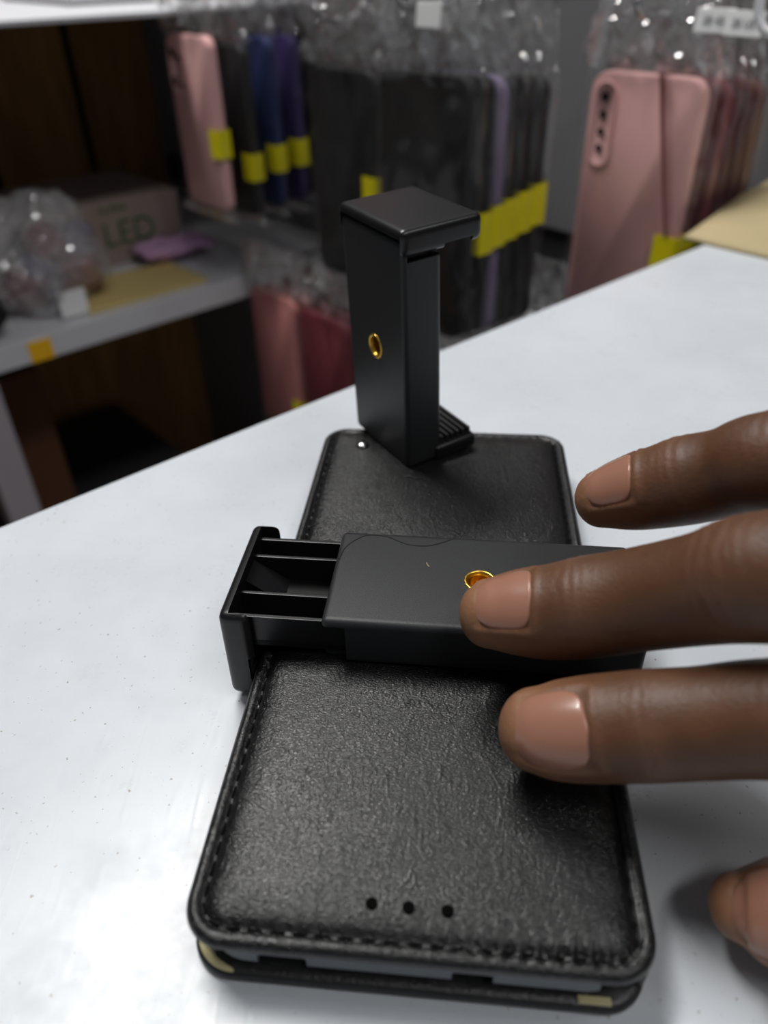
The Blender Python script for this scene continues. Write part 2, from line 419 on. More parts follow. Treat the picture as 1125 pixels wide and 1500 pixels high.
# hairs and fleck lying on the clip
bm = bmesh.new(); h = [(-.0104, .1319), (-.0087, .1367), (-.0045, .1404), (.0003, .14), (.005, .137), (.0092, .1361), (.0128, .137), (.0166, .1389), (.0203, .1404), (.0244, .1413), (.0271, .1395)]
tube(bm, spline([(x, y, .02635) for x, y in h], 6), .00007, 5)
tag(from_bm('hair_strand', bm, M['hair']), 'thin curly dark hair lying on the extended clip', 'hair')
bm = bmesh.new(); tube(bm, spline([(.0093, .1301, .02632), (.0094, .1293, .02642), (.0098, .1286, .02632)], 4), .00009, 5)
tag(from_bm('straw_fleck', bm, M['fleck']), 'tiny pale fleck lying on the extended clip', 'fleck')

# ------------------------------------------------------------------ the hand
FING = dict(
 middle=([(.0196, .1058, .0336), (.0251, .1044, .0351), (.0313, .1027, .0369), (.0377, .1006, .0401), (.045, .0977, .0445), (.0529, .092, .052), (.0584, .0869, .0585), (.070, .0805, .0645), (.084, .073, .0685), (.0975, .066, .070)],
         [.0066, .0081, .0090, .0093, .0092, .0094, .0102, .0098, .0098, .0112]),
 index=([(.0256, .0845, .0262), (.0284, .0835, .0271), (.0328, .0824, .0287), (.0416, .0804, .0319), (.0505, .0777, .0359), (.0584, .0748, .0403), (.071, .068, .0475), (.085, .060, .0540), (.0985, .052, .0585)],
        [.0074, .0083, .0089, .0092, .0090, .0092, .0094, .0098, .0112]),
 ring=([(.0431, .1234, .0474), (.0462, .1222, .0491), (.0502, .1203, .0516), (.0567, .1172, .0559), (.0619, .1139, .0598), (.0663, .1099, .0644), (.078, .1015, .0700), (.090, .0930, .0725), (.101, .085, .0725)],
       [.0057, .0068, .0077, .0084, .0082, .0088, .0088, .0094, .0108]),
 little=([(.0865, .1340, .0420), (.0845, .1318, .0480), (.0815, .1275, .0570), (.0805, .1225, .0640), (.086, .115, .0690), (.097, .1085, .0710), (.107, .102, .070)],
         [.0055, .0068, .0074, .0080, .0080, .0086, .0100]),
 thumb=([(.0562, .0610, .0104), (.0578, .0605, .0108), (.0600, .0594, .0118), (.0636, .0577, .0137), (.072, .053, .0180), (.083, .0475, .0235), (.097, .041, .0320), (.112, .035, .0410), (.130, .031, .0500)],
        [.0054, .0066, .0080, .0089, .0094, .0102, .0104, .0120, .0145]))
bm = bmesh.new(); AX = {}
for nme, (P, R) in FING.items():
    Q = spline([tuple(p)+(r,) for p, r in zip(P, R)], 6)
    pts = [Vector(q[:3]) for q in Q]; rs = [float(q[3]) for q in Q]
    t = (pts[0]-pts[1]).normalized(); r0 = rs[0]; cap = []
    for a in np.linspace(PI/2*.92, .15, 7): cap.append((pts[0]+t*r0*math.sin(a)*.85, r0*math.cos(a)))
    pts = [c[0] for c in cap]+pts; rs = [c[1] for c in cap]+rs
    AX[nme] = (np.array([tuple(p) for p in pts]), np.array(rs))
    tube(bm, pts, rs, 28)
wr = [Vector((.172, .050, .066)), Vector((.174, .040, .066)), Vector((.175, .030, .065)), Vector((.174, .058, .064))]
for k, nme in enumerate(('middle', 'index', 'ring', 'little')):
    a = Vector(FING[nme][0][-1]); b = wr[k]
    if nme == 'index': b = wr[2]
    if nme == 'middle': b = wr[1]
    if nme == 'ring': b = wr[0]
    if nme == 'little': b = wr[3]
    tube(bm, [a+(a-b)*.03, a*.7+b*.3-Vector((0, 0, .001)), a*.35+b*.65-Vector((0, 0, .001)), b], [.0106, .0128, .0145, .0165], 24)
tube(bm, [Vector((.130, .031, .050)), Vector((.150, .030, .055)), Vector((.178, .036, .062))], [.0150, .0170, .0160], 24)
tube(bm, [Vector((.120, .060, .060)), Vector((.150, .048, .060)), Vector((.178, .043, .064))], [.013, .016, .017], 24)
tube(bm, [Vector((.165, .052, .065)), Vector((.182, .046, .0655)), Vector((.26, .012, .064)), Vector((.36, -.035, .062)), Vector((.46, -.085, .060))], [.018, .021, .026, .034, .038], 32)
tube(bm, [Vector((.165, .034, .064)), Vector((.180, .032, .0645)), Vector((.26, .002, .063)), Vector((.36, -.045, .062)), Vector((.46, -.095, .060))], [.018, .021, .025, .033, .037], 32)
tube(bm, [Vector((.110, .060, .056)), Vector((.135, .052, .057)), Vector((.165, .042, .060)), Vector((.20, .036, .0635))], [.012, .016, .019, .020], 24)
tube(bm, [Vector((.108, .085, .064)), Vector((.135, .070, .060)), Vector((.165, .052, .061)), Vector((.20, .038, .0640))], [.011, .015, .018, .020], 24)
tube(bm, [Vector((.092, .050, .046)), Vector((.108, .045, .047)), Vector((.128, .040, .052))], [.0092, .0135, .0165], 20)
hand = from_bm('person', bm, None)
rm = hand.modifiers.new('r', 'REMESH'); rm.mode = 'VOXEL'; rm.voxel_size = .00075; rm.use_smooth_shade = True
bpy.context.view_layer.update(); me = evaluated(hand); hand.modifiers.clear(); old_me = hand.data; hand.data = me; D.meshes.remove(old_me); me.name = 'person'
sm = hand.modifiers.new('s', 'SMOOTH'); sm.factor = .5; sm.iterations = 8
vg = hand.vertex_groups.new(name='palm')
for v in me.vertices:
    w_ = min(1., max(0., (v.co.x-.084)/.022))
    if w_ > 0: vg.add([v.index], w_, 'REPLACE')
sm2 = hand.modifiers.new('p', 'SMOOTH'); sm2.factor = .5; sm2.iterations = 140; sm2.vertex_group = 'palm'
bpy.context.view_layer.update(); me2 = evaluated(hand); hand.modifiers.clear(); hand.vertex_groups.clear(); hand.data = me2; D.meshes.remove(me); me = me2; me.name = 'person'
nv = len(me.vertices); V = np.empty(nv*3); me.vertices.foreach_get('co', V); V = V.reshape(-1, 3)
Nn = np.empty(nv*3); me.vertices.foreach_get('normal', Nn); Nn = Nn.reshape(-1, 3)
CAMP = np.array([0, 0, HCAM])
# dorsal direction of each finger: knuckle side, up and slightly towards the thumb-side viewer
DORS = dict(middle=(-.10, -.36, .93), index=(-.16, -.60, .78), ring=(-.12, -.36, .93), little=(-.3, -.2, .9), thumb=(-.30, -.50, .82))
NAIL = dict(middle=(.0044, .0156, .84), index=(.0038, .0168, .84), ring=(.0040, .0144, .84), little=(.003, .011, .8), thumb=(.0036, .0165, .9))   # start, end along the finger, half angle
WRK = dict(middle=[(.0245, .0030), (.0520, .0050)], index=[(.0262, .0028), (.0500, .005)], ring=[(.0215, .0030), (.042, .005)], little=[(.02, .003)], thumb=[(.034, .004)])
colr = np.tile(np.array([.120, .056, .029]), (nv, 1)); disp = np.zeros(nv)
best = np.full(nv, 1e9)
for nme, (P, R) in AX.items():
    seg = np.linalg.norm(np.diff(P, axis=0), axis=1); cum = np.concatenate([[0], np.cumsum(seg)])
    lim = .075
    lo = P.min(0)-.015; hi = P.max(0)+.015
    idx = np.where(np.all((V > lo) & (V < hi), axis=1))[0]
    d2 = np.linalg.norm(V[idx][:, None]-P[None], axis=2); j = d2.argmin(1); dm = d2[np.arange(len(idx)), j]
    ok = dm < R[j]*1.35+.002; ok &= dm < best[idx]
    idx = idx[ok]; j = j[ok]; best[idx] = dm[ok]
    T = np.gradient(P, axis=0); T /= np.linalg.norm(T, axis=1)[:, None]
    tv = T[j]; rel = V[idx]-P[j]; along = cum[j]+(rel*tv).sum(1)
    dn = np.array(DORS[nme]); dn = dn/np.linalg.norm(dn); dv = dn-tv*(tv@dn)[:, None]; dv /= np.linalg.norm(dv, axis=1)[:, None]
    sv = np.cross(tv, dv); ang = np.arctan2((rel*sv).sum(1), (rel*dv).sum(1))
    up_ = np.cos(ang)
    palm = np.clip((-up_-.15)/.6, 0, 1); tip = np.exp(-(np.clip(along-.004, 0, 1)/.009)**2)
    c = np.array([.102, .043, .019])[None]*(1-palm[:, None])+np.array([.155, .068, .031])[None]*palm[:, None]
    c = c*(1-.75*tip[:, None])+np.array([.30, .145, .077])[None]*.75*tip[:, None]
    ns, ne, ha = NAIL[nme]
    # nail fold: paler fold of skin around the plate
    aa = np.abs(ang)/ha; ll = (along-ns)/(ne-ns)
    inside = (aa < 1) & (ll > 0) & (ll < 1)
    disp[idx] -= np.where(inside, .00030*np.minimum(1, np.minimum(1-aa, np.minimum(1-ll, ll))*6), 0)
    fold = np.exp(-((aa-1.08)/.10)**2)*((ll > -.05) & (ll < 1))+np.exp(-((ll-1.07)/.06)**2)*(aa < 1.1)
    disp[idx] += .00030*fold; c = c+fold[:, None]*np.array([.02, .01, .006])
    for w0, ws in WRK[nme]:
        env = np.exp(-((along-w0)/ws)**2)*np.clip(up_+.1, 0, 1)
        wob = np.array([mnoise.noise(Vector(v*260)) for v in V[idx]])
        disp[idx] += env*(.00011*np.sin((along-w0)*2*PI/.0019+wob*3.5)+.00025)
        c = c*(1+.22*env[:, None])+env[:, None]*np.array([.006, .006, .008])
    colr[idx] = c
V += Nn*disp[:, None]; me.vertices.foreach_set('co', V.ravel())
at_ = me.color_attributes.new('skin', 'FLOAT_COLOR', 'POINT'); at_.data.foreach_set('color', np.hstack([colr, np.ones((nv, 1))]).ravel())
for p in me.polygons: p.use_smooth = True
m = M['skin'] = mat('brown_skin', srgb(100, 66, 46), .5, spec=.42)
vc = nd(m, 'ShaderNodeVertexColor', layer_name='skin'); mo = noise_tex(m, 140, 4, .6); moc = ramp(m, mo.outputs['Fac'], [(.3, grey(.82)), (.7, grey(1.12))])
mx = nd(m, 'ShaderNodeMix', data_type='RGBA', blend_type='MULTIPLY'); mx.inputs[0].default_value = 1; lk(m, vc.outputs['Color'], mx.inputs[6]); lk(m, moc, mx.inputs[7]); lk(m, mx.outputs[2], bsdf(m).inputs['Base Color'])
bsdf(m).inputs['Subsurface Weight'].default_value = .12; bsdf(m).inputs['Subsurface Radius'].default_value = (1, .4, .2); bsdf(m).inputs['Subsurface Scale'].default_value = .0015
f1 = noise_tex(m, 1300, 3, .6); n1 = bump(m, f1.outputs['Fac'], .35, .00025)
f2 = noise_tex(m, 420, 3, .5, .5, 'RIDGED_MULTIFRACTAL', stretch=(.35, 1, 1)); bump(m, f2.outputs['Fac'], .16, .0004, n1)
me.materials.clear(); me.materials.append(m)
tag(hand, "person's bare brown hand reaching in from the right, fingers spread over the extended clip", 'person')
m = M['nail'] = mat('fingernail', srgb(156, 111, 92), .28, spec=.5, Subsurface_Weight=.15, Subsurface_Scale=.001, Coat_Weight=.15)
g = noise_tex(m, 500, 2, stretch=(.2, 1, 1)); bump(m, g.outputs['Fac'], .08, .0002)
for nme in ('index', 'middle', 'ring', 'thumb', 'little'):
    P, R = AX[nme]; seg = np.linalg.norm(np.diff(P, axis=0), axis=1); cum = np.concatenate([[0], np.cumsum(seg)])
    ns, ne, ha = NAIL[nme]; T = np.gradient(P, axis=0); T /= np.linalg.norm(T, axis=1)[:, None]
    dn = np.array(DORS[nme]); dn /= np.linalg.norm(dn); Rs = np.convolve(np.pad(R, 3, mode='edge'), np.ones(7)/7, mode='valid')
    nu, nl = 20, 22; top = []; bot = []
    for i in range(nl+1):
        v = i/nl; l = ns-.0006+(ne-ns+.0006)*v
        p = np.array([np.interp(l, cum, P[:, k]) for k in range(3)]); r = np.interp(l+.0030*max(0, 1-l/.010)**2, cum, Rs); t = np.array([np.interp(l, cum, T[:, k]) for k in range(3)]); t /= np.linalg.norm(t)
        dv = dn-t*(t@dn); dv /= np.linalg.norm(dv); sv = np.cross(t, dv)
        # superellipse outline
        q = abs(2*v-1); hw = ha*(1-q**(3.2 if v > .5 else 2.6))**(1/2.6) if q < 1 else .0
        hw = max(hw, .06)
        rt_, rb_ = [], []
        drop = .0008*max(0, 1-v/.3)**2
        for k in range(nu+1):
            a = hw*(2*k/nu-1); rad = r*.985+.00010-drop
            rt_.append(p+(dv*math.cos(a)+sv*math.sin(a))*(rad+.00022*(1-abs(2*k/nu-1)**4))); rb_.append(p+(dv*math.cos(a)+sv*math.sin(a))*(rad-.0005))
        top.append(rt_); bot.append(rb_)
    bm = bmesh.new(); rg = [a+b[::-1] for a, b in zip(top, bot)]; rings_mesh(bm, [[tuple(x) for x in r_] for r_ in rg])
    from_bm('fingernail', bm, M['nail'], hand)

# ------------------------------------------------------------------ shop shell
def sbox(name, s0, s1, m0, m1, z0, z1, mt, parent=None, bev=.001):
    """box in the shop frame; its own origin at its base centre"""
    c = S((s0+s1)/2, (m0+m1)/2, z0); hs, hm = (s1-s0)/2, (m1-m0)/2
    o = box_obj(name, (-hs, hs, -hm, hm, 0, z1-z0), mt, None, bev, c, (0, 0, A))
    if parent is not None:
        bpy.context.view_layer.update(); w = o.matrix_world.copy(); o.parent = parent; o.matrix_parent_inverse = parent.matrix_world.inverted(); o.matrix_world = w
    return o
tag(sbox('floor', -2.2, 2.2, -2., 1.9, FLOOR_Z-.05, FLOOR_Z, M['floor'], bev=0), kind='structure')
tag(sbox('wall_back', -2.2, 2.2, 1.25, 1.3, FLOOR_Z, 1.7, M['dark_wall'], bev=0), kind='structure')
tag(sbox('wall_far', .92, .97, -2., 1.25, FLOOR_Z, 1.7, M['dark_wall'], bev=0), kind='structure')

shelf = tag(empty('shelving_unit', S(.0, .9, FLOOR_Z), A), 'white shelving with brown back board, left of the hanging phone cases', 'shelves')
bpy.context.view_layer.update()
sbox('shelf_board', -1.0, .597, .686, 1.12, .0968, .1008, M['white_shelf'], shelf)
sbox('shelf_board', -1.0, .575, .686, 1.12, -.158, -.136, M['white_shelf'], shelf)
sbox('side_panel', .575, .597, .700, 1.10, FLOOR_Z, .0965, M['grey_panel'], shelf)
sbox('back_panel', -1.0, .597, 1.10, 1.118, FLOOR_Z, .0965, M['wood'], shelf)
for k, s in enumerate((.335, .465)):
    sbox('batten', s-.004, s+.004, 1.094, 1.10, -.10, .0965, M['inner_black'], shelf)
sbox('upright_post', .130, .160, .690, .715, FLOOR_Z, -.158, M['post'], shelf)
t = sbox('price_label', .193, .214, .6845, .6862, -.1575, -.139, M['amber'], shelf, bev=.0003); tag(t, 'amber price sticker on the shelf edge')
bm = bmesh.new(); bmesh.ops.create_uvsphere(bm, u_segments=20, v_segments=14, radius=.013); bmesh.ops.scale(bm, vec=(.7, .8, 1.35), verts=bm.verts)
o = from_bm('knob', bm, M['rubber'], shelf); o.location = (.566, 1.06-.9, -.103-FLOOR_Z); tag(o, 'small dark knob')

# carton with green lettering on the lower shelf
bx = tag(empty('carton', S(.335, .885, -.136), A), 'taupe carton with green letters, standing at the back of the lower shelf', 'box')
box_obj('carton_body', (-.17, .098, -.07, .07, 0, .066), M['taupe_card'], bx, .001)
def text_obj(name, body, size, mt, parent, loc, rot, ext=.0002):
    cu = D.curves.new(name, 'FONT'); cu.body = body; cu.size = size; cu.extrude = ext; cu.align_x = 'CENTER'; cu.align_y = 'CENTER'
    tmp = D.objects.new(name, cu); COL.objects.link(tmp); bpy.context.view_layer.update(); me = evaluated(tmp); D.objects.remove(tmp)
    me.materials.clear(); return new_obj(name, me, mt, parent, loc, rot)
text_obj('lettering', 'LED', .036, M['green_ink'], bx, (.034, -.0703, .032), (PI/2, 0, 0))
text_obj('lettering', 'SUPER', .012, M['green_ink'], bx, (.02, -.0703, .058), (PI/2, 0, 0))
# hardboard sheet on the shelf
o = sbox('hardboard_sheet', .262, .390, .700, .782, -.136, -.132, M['tan_sheet']); tag(o, 'tan hardboard sheet lying on the front of the lower shelf', 'board')
# lilac packet
def crumple(bm, amp, freq, seed=0.):
    bm.normal_update()
    for v in bm.verts:
        n = mnoise.noise_vector(v.co*freq+Vector((seed, seed*1.7, 0)))+.5*mnoise.noise_vector(v.co*freq*2.7+Vector((seed, 3, seed)))
        v.co += n*amp
def pillow(w, d, h, nx=26, ny=26, pinch=.5):
    bm = bmesh.new(); g = {}
    for s in (1, -1):
        for i in range(nx+1):
            for j in range(ny+1):
                u, v = 2*i/nx-1, 2*j/ny-1
                hh = h*((1-abs(u)**3)*(1-abs(v)**3))**pinch
                if s == -1 and (i in (0, nx) or j in (0, ny)): g[(s, i, j)] = g[(1, i, j)]; continue
                g[(s, i, j)] = bm.verts.new((u*w/2, v*d/2, h*.5+s*hh*.5))
        for i in range(nx):
            for j in range(ny):
                f = [g[(s, i, j)], g[(s, i+1, j)], g[(s, i+1, j+1)], g[(s, i, j+1)]]
                try: bm.faces.new(f if s == 1 else f[::-1])
                except ValueError: pass
    return bm
bm = pillow(.085, .045, .016); crumple(bm, .004, 60, 2.); bmesh.ops.translate(bm, vec=(0, 0, .003), verts=bm.verts)
o = from_bm('lilac_packet', bm, M['lilac'], None, S(.405+.0, .775, -.1355), (0, 0, A)); o.location = S(.322, .800, -.1315)
o.location = S(.405, .790, -.1318); tag(o, 'small lilac plastic packet lying on the tan hardboard sheet', 'packet')
# bag of pink goods, with white label card
bg = tag(empty('goods_bag', S(.249, .750, -.136), A), 'clear plastic bag of pink goods on the left of the lower shelf', 'bag')
bm = bmesh.new(); bmesh.ops.create_icosphere(bm, subdivisions=5, radius=.5); bmesh.ops.scale(bm, vec=(.108, .085, .094), verts=bm.verts)
bm.normal_update()
for v in bm.verts:
    q = v.co*26; q2 = v.co*70; v.co += v.normal*(.010*(1-2.6*abs(mnoise.noise(q)))+.004*(1-2.6*abs(mnoise.noise(q2))))
for v in bm.verts: v.co.z = max(v.co.z+.048, .0008)
from_bm('bag_film', bm, M['film_milky'], bg, smooth=False)
for k, (x, y, z, r) in enumerate(((.028, .0, .026, .022), (.0, .008, .030, .024), (-.026, .0, .022, .02), (.034, .004, .055, .018), (.006, .0, .058, .018))):
    bm = bmesh.new(); bmesh.ops.create_icosphere(bm, subdivisions=3, radius=r); crumple(bm, .005, 80, k)
    o = from_bm('pink_item', bm, M['case_lilacgrey' if k % 2 else 'case_wine'], bg, (x, y, z))
box_obj('label_card', (-.012, .014, -.0455, -.0445, .002, .026), M['white_tag'], bg, .0002)
# black pouch at the far left of the shelf
bm = pillow(.05, .04, .05); crumple(bm, .003, 50, 1.)
for v in bm.verts: v.co.z = max(v.co.z, .0005)
o = from_bm('black_pouch', bm, M['case_black'], None, S(.163, .714, -.136), (0, 0, A)); tag(o, 'black pouch at the left end of the lower shelf', 'pouch')
# white tablet carton on the upper shelf
fc = tag(empty('flat_carton', S(.475, .925, .1009), A-.05), 'flat white carton with dark tray lying on the top shelf', 'box')
box_obj('carton_lid', (-.1035, .1035, -.095, .095, .0022, .009), M['paper'], fc, .0008)
box_obj('carton_tray', (-.1050, .1050, -.0965, .0965, 0, .0024), M['dark_wall'], fc, .0004)
# brown carton under the shelf
o = sbox('brown_carton', .155, .222, .78, .95, -.42, -.205, M['orange_brown']); tag(o, 'brown carton in the dark under the lower shelf', 'box')
o = sbox('carton_stand', .10, .40, .76, 1.06, FLOOR_Z, -.4205, M['dark_wall']); tag(o, 'dark base cabinet under the lower shelf', 'cabinet')

# grey hanging panel with hooks
o = sbox('wall_right', .62, .64, .24, 1.25, -.078, .60, M['grey_panel']); tag(o, kind='structure')
o = sbox('trim_1', .625, .64, -.2, 1.25, FLOOR_Z, -.0785, M['dark_wall']); tag(o, kind='structure')

# ------------------------------------------------------------------ packaged phone cases
CWD, CHT, CTH = .0765, .156, .0092
def case_mesh(holes):
    bm = bmesh.new(); f = rrect(CWD, CHT, .011, .02, 6)
    rg = [[(x, y_, z_+CHT/2) for (y_, z_) in f(i)] for i, x in ((.0014, 0), (.0004, .0006), (0, .0018), (0, CTH-.001), (.001, CTH))]
    rings_mesh(bm, rg)
    return bm
def bag_mesh(seed, w=.090, below=.012, above=.045, th=.0115, amp=.0017):
    """flat bag: snug around the case, its gathered top pinched to the hook"""
    ny, nz = 44, 92; bm = bmesh.new(); H = CHT+below+above; F, B = {}, {}
    def crease(v): return 1-2.4*abs(mnoise.noise(v))
    for i in range(ny+1):
        for j in range(nz+1):
            u = 2*i/ny-1; z = -below+H*j/nz; top = min(1., max(0, (z-CHT)/above))
            y = u*w*(1-.22*top)/2
            hth = th/2*(1-abs(u)**6)*(1 if z < CHT else max(0., 1-top)**.7)*(1 if z > 0 else max(0, 1+z/below))+.0004
            nv_ = crease(Vector((y*55+seed, z*38, seed*3.1)))
            nw = crease(Vector((y*150+seed, z*120, seed*1.3)))
            ends = min(1, max(0, (z-CHT+.006)/.014)) + (min(1, max(0, .004-z)/.008))
            a = amp*((.30+.9*abs(u)**4)*nv_+ends*(2.0*nv_+1.3*nw))
            mid = CTH/2
            F[i, j] = bm.verts.new((mid-hth-max(0, a)*1.0+min(0, a)*.2, y+a*.5, z+.5*a))
            B[i, j] = bm.verts.new((mid+hth+abs(a)*.25, y-a*.4, z))
    for i in range(ny):
        for j in range(nz):
            bm.faces.new((F[i, j], F[i+1, j], F[i+1, j+1], F[i, j+1])); bm.faces.new((B[i, j], B[i, j+1], B[i+1, j+1], B[i+1, j]))
    for j in range(nz):
        bm.faces.new((F[0, j], F[0, j+1], B[0, j+1], B[0, j])); bm.faces.new((F[ny, j], B[ny, j], B[ny, j+1], F[ny, j+1]))
    for i in range(ny): bm.faces.new((F[i, 0], B[i, 0], B[i+1, 0], F[i+1, 0]))
    return bm
def obj_mesh(bm, name, smooth=True):
    bmesh.ops.recalc_face_normals(bm, faces=bm.faces[:]); me = D.meshes.new(name); bm.to_mesh(me); bm.free()
    for p in me.polygons: p.use_smooth = smooth
    return me
case_me = {}
for k in CASE:
    me = obj_mesh(case_mesh(0), 'phone_case_'+k); me.materials.append(M['case_'+k]); me.set_sharp_from_angle(angle=.6); case_me[k] = me
bags = []
for k in range(5):
    me = obj_mesh(bag_mesh(3.7*k+1), 'plastic_bag'); me.materials.append(M['film']); me.materials.append(M['film_hazy']); bags.append(me)
    for p in me.polygons: p.material_index = 1 if (p.center.z > CHT+.002 or p.center.z < -.001) else 0
def sticker_me():
    bm = bmesh.new(); h = .026; t0, t1 = -.0026, CTH+.0022; ye = -CWD/2-.0032; th = .0003
    prof = [(t0, ye+.016), (t0, ye+.0012), (t0+.0012, ye), (t1-.0012, ye), (t1, ye+.0012), (t1, ye+.006)]
    ins = [(t0+th, ye+.016), (t0+th, ye+.0012), (t0+.0012, ye+th), (t1-.0012, ye+th), (t1-th, ye+.0012), (t1-th, ye+.006)]
    rings_mesh(bm, [[(x, y, z) for x, y in prof+ins[::-1]] for z in (0, h)])
    return obj_mesh(bm, 'price_sticker', False)
stk = sticker_me(); stk.materials.append(M['yellow'])
def pill_mesh(y0, z0, z1, w):
    bm = bmesh.new(); hh = z1-z0; f = rrect(w, hh, w/2-.0002, .01, 8)
    rings_mesh(bm, [[(x, y+y0, z+(z0+z1)/2) for y, z in f(i)] for i, x in ((0, .0004), (0, -.0007), (.0005, -.0012), (.0012, -.0012), (.0016, -.0004))])
    return bm
def packaged(colour, s, mm, ztop, label, grp, bag=0, sticker=None, yaw=0., lean=0., camera=None, roll=0., sc=1.):
    """mm is the left (far) edge of the case; ztop its top; the front faces along -s"""
    r = empty('packaged_phone_case', S(s, mm-CWD*sc/2, ztop-CHT*sc)); r.scale = (1, sc, sc); r.rotation_euler = (roll, lean, A+yaw)
    tag(r, label, 'phone case', grp)
    c = new_obj('phone_case', case_me[colour], None, r)
    if camera:
        y0, z0, z1, w, lens = camera
        isl = from_bm('camera_surround', pill_mesh(y0, z0, z1, w), M['case_'+colour], c)
        for (yy, zz, rr) in lens:
            bm = bmesh.new(); bmesh.ops.create_cone(bm, cap_ends=True, segments=24, radius1=rr, radius2=rr*.85, depth=.0012)
            from_bm('lens_hole', bm, M['inner_black'], isl, (-.0009, yy, zz), (0, PI/2, 0), smooth=False)
    new_obj('plastic_bag', bags[bag % 5], None, r)
    if sticker is not None:
        o = new_obj('price_sticker', stk, None, r, (0, 0, sticker)); tag(o, 'yellow price sticker')
    return r
def crease_shade(root):  # shade of a crease in the bag, put in as a dark rose strip
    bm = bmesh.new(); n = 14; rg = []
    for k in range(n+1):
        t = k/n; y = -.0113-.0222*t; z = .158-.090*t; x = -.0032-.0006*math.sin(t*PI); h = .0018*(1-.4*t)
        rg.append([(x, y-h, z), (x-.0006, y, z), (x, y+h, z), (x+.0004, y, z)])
    rings_mesh(bm, rg); tag(from_bm('bag_crease_shade', bm, M['crease_shade'], root), 'dark rose strip standing for the shade in a bag crease')
def hook(s0, mm, z, label):
    bm = bmesh.new(); pts = [S(.62, mm, z), S(s0+.01, mm, z), S(s0, mm, z+.002), S(s0-.006, mm, z+.010)]
    tube(bm, pts, .0018, 10); o = from_bm('peg_hook', bm, M['chrome']); tag(o, label, 'hook', 'hooks on the display panel')
rectcam = (.021, .104, .148, .028, [(.026, .140, .0045), (.026, .116, .0045), (.015, .136, .003), (.015, .112, .003)])
pillcam = (.0262, .101, .151, .0165, [(.0262, .142, .0027), (.0262, .132, .0025), (.0262, .122, .0025), (.0262, .1125, .0025)])
G1, G2, G3, G4, G5 = 'cases on the left hook', 'black cases on the middle hook', 'black cases on the near middle hook', 'cases on the right hook', 'cases on the lower hooks'
# left hook: pink in front, then dark ones
packaged('pink', .392, .713, .083, 'bagged pink phone case in front on the left hook, beside the shelves', G1, 0, .052, camera=rectcam, sc=.9)
packaged('black', .420, .706, .075, 'bagged black phone case right behind the pink one on the left hook', G1, 1, .036, sc=.9)
packaged('navy', .447, .705, .079, 'bagged navy blue phone case on the left hook', G1, 2, .036, sc=.9)
packaged('purple', .472, .704, .079, 'bagged purple phone case on the left hook', G1, 3, .038, sc=.9)
packaged('black', .508, .704, .078, 'bagged black phone case behind the purple one on the left hook', G1, 4, .042, sc=.9)
packaged('black', .545, .704, .078, 'bagged black phone case at the back of the left hook', G1, 1, .042, sc=.9)
hook(.385, .672, .112, 'wire hook holding the left stack of phone cases, behind the pink case')
# middle hook
packaged('black', .414, .538, .068, 'bagged black phone case in front on the middle hook, yellow sticker at its edge', G2, 2, .060)
for k, s in enumerate((.432, .452, .475, .50)):
    packaged('black', s, .536, .068, 'bagged black phone case hidden in the row behind the yellow-stickered front case, middle hook', G2, k, .060)
hook(.40, .50, .098, 'wire hook holding the middle stack of black phone cases')
# near middle hook
near_lab = ['bagged black phone case in front of the stack just left of the grey panel gap', 'bagged black phone case second from the front, behind the upright clip', 'bagged lilac grey phone case in the stack behind the upright clip', 'bagged black phone case just behind the lilac grey one', 'bagged black phone case second from the back, behind the upright clip', 'bagged black phone case at the back, next to the bare grey panel']
for k, (s, c) in enumerate(zip((.360, .374, .386, .398, .412, .426), ('black', 'black', 'lilacgrey', 'black', 'black', 'black'))):
    packaged(c, s, .397, .080-.001*k, near_lab[k], G3, k+3, None if k < 1 else .054+.003*k)
hook(.345, .36, .112, 'wire hook holding the near stack of black cases, behind the upright clip')
# right hook
crease_shade(packaged('pink', .470, .316, .075, 'bagged pink phone case with four camera holes in front on the right hook', G4, 4, .042, camera=pillcam))
rl = ['bagged maroon phone case right behind the large pink one', 'bagged wine red phone case, third on the right hook', 'bagged maroon phone case in the middle of the right hook', 'bagged maroon phone case second from the back of the right hook', 'bagged dusky brown phone case at the back of the right hook']
for k, (s, c) in enumerate(zip((.485, .500, .515, .530, .546), ('maroon', 'wine', 'maroon', 'maroon', 'brown'))):
    packaged(c, s, .315-.001*k, .073-.0012*k, rl[k], G4, k, None if k > 1 else .040, lean=-.02*k)
hook(.452, .278, .104, 'white-tipped hook holding the right stack of phone cases')
# lower hooks
packaged('rose', .425, .677, -.142, 'bagged pink phone case in front on the lower hook, left of the clip', G5, 1, .02)
packaged('rose', .440, .676, -.143, 'bagged dull pink phone case directly behind the front lower pink one', G5, 2)
packaged('wine', .425, .592, -.143, 'bagged wine red phone case on the lower hook, just left of the clip', G5, 3)
packaged('maroon', .441, .590, -.144, 'bagged maroon phone case behind the lower wine red one', G5, 0)
packaged('white', .440, .425, -.112, 'bagged white phone case just behind the counter edge, left one', G5, 4)
packaged('white', .470, .390, -.095, 'bagged white phone case just behind the counter edge, right one', G5, 2)
for mm, z, w in ((.639, -.112, 'lower pink cases'), (.554, -.113, 'lower wine red cases'), (.37, -.075, 'white cases behind the counter')):
    hook(.415, mm, z, 'wire hook holding the '+w)
# upper row, only its lower end in the frame
packaged('rose', .455, .575, .104+CHT, 'bagged rose phone case at the top edge, hanging above the black cases', 'cases on the upper hooks', 3)
packaged('black', .47, .69, .112+CHT, 'bagged black phone case at the top edge, hanging above the navy case', 'cases on the upper hooks', 2)
packaged('black', .45, .455, .108+CHT, 'bagged black phone case at the top edge, right of the rose one', 'cases on the upper hooks', 1)

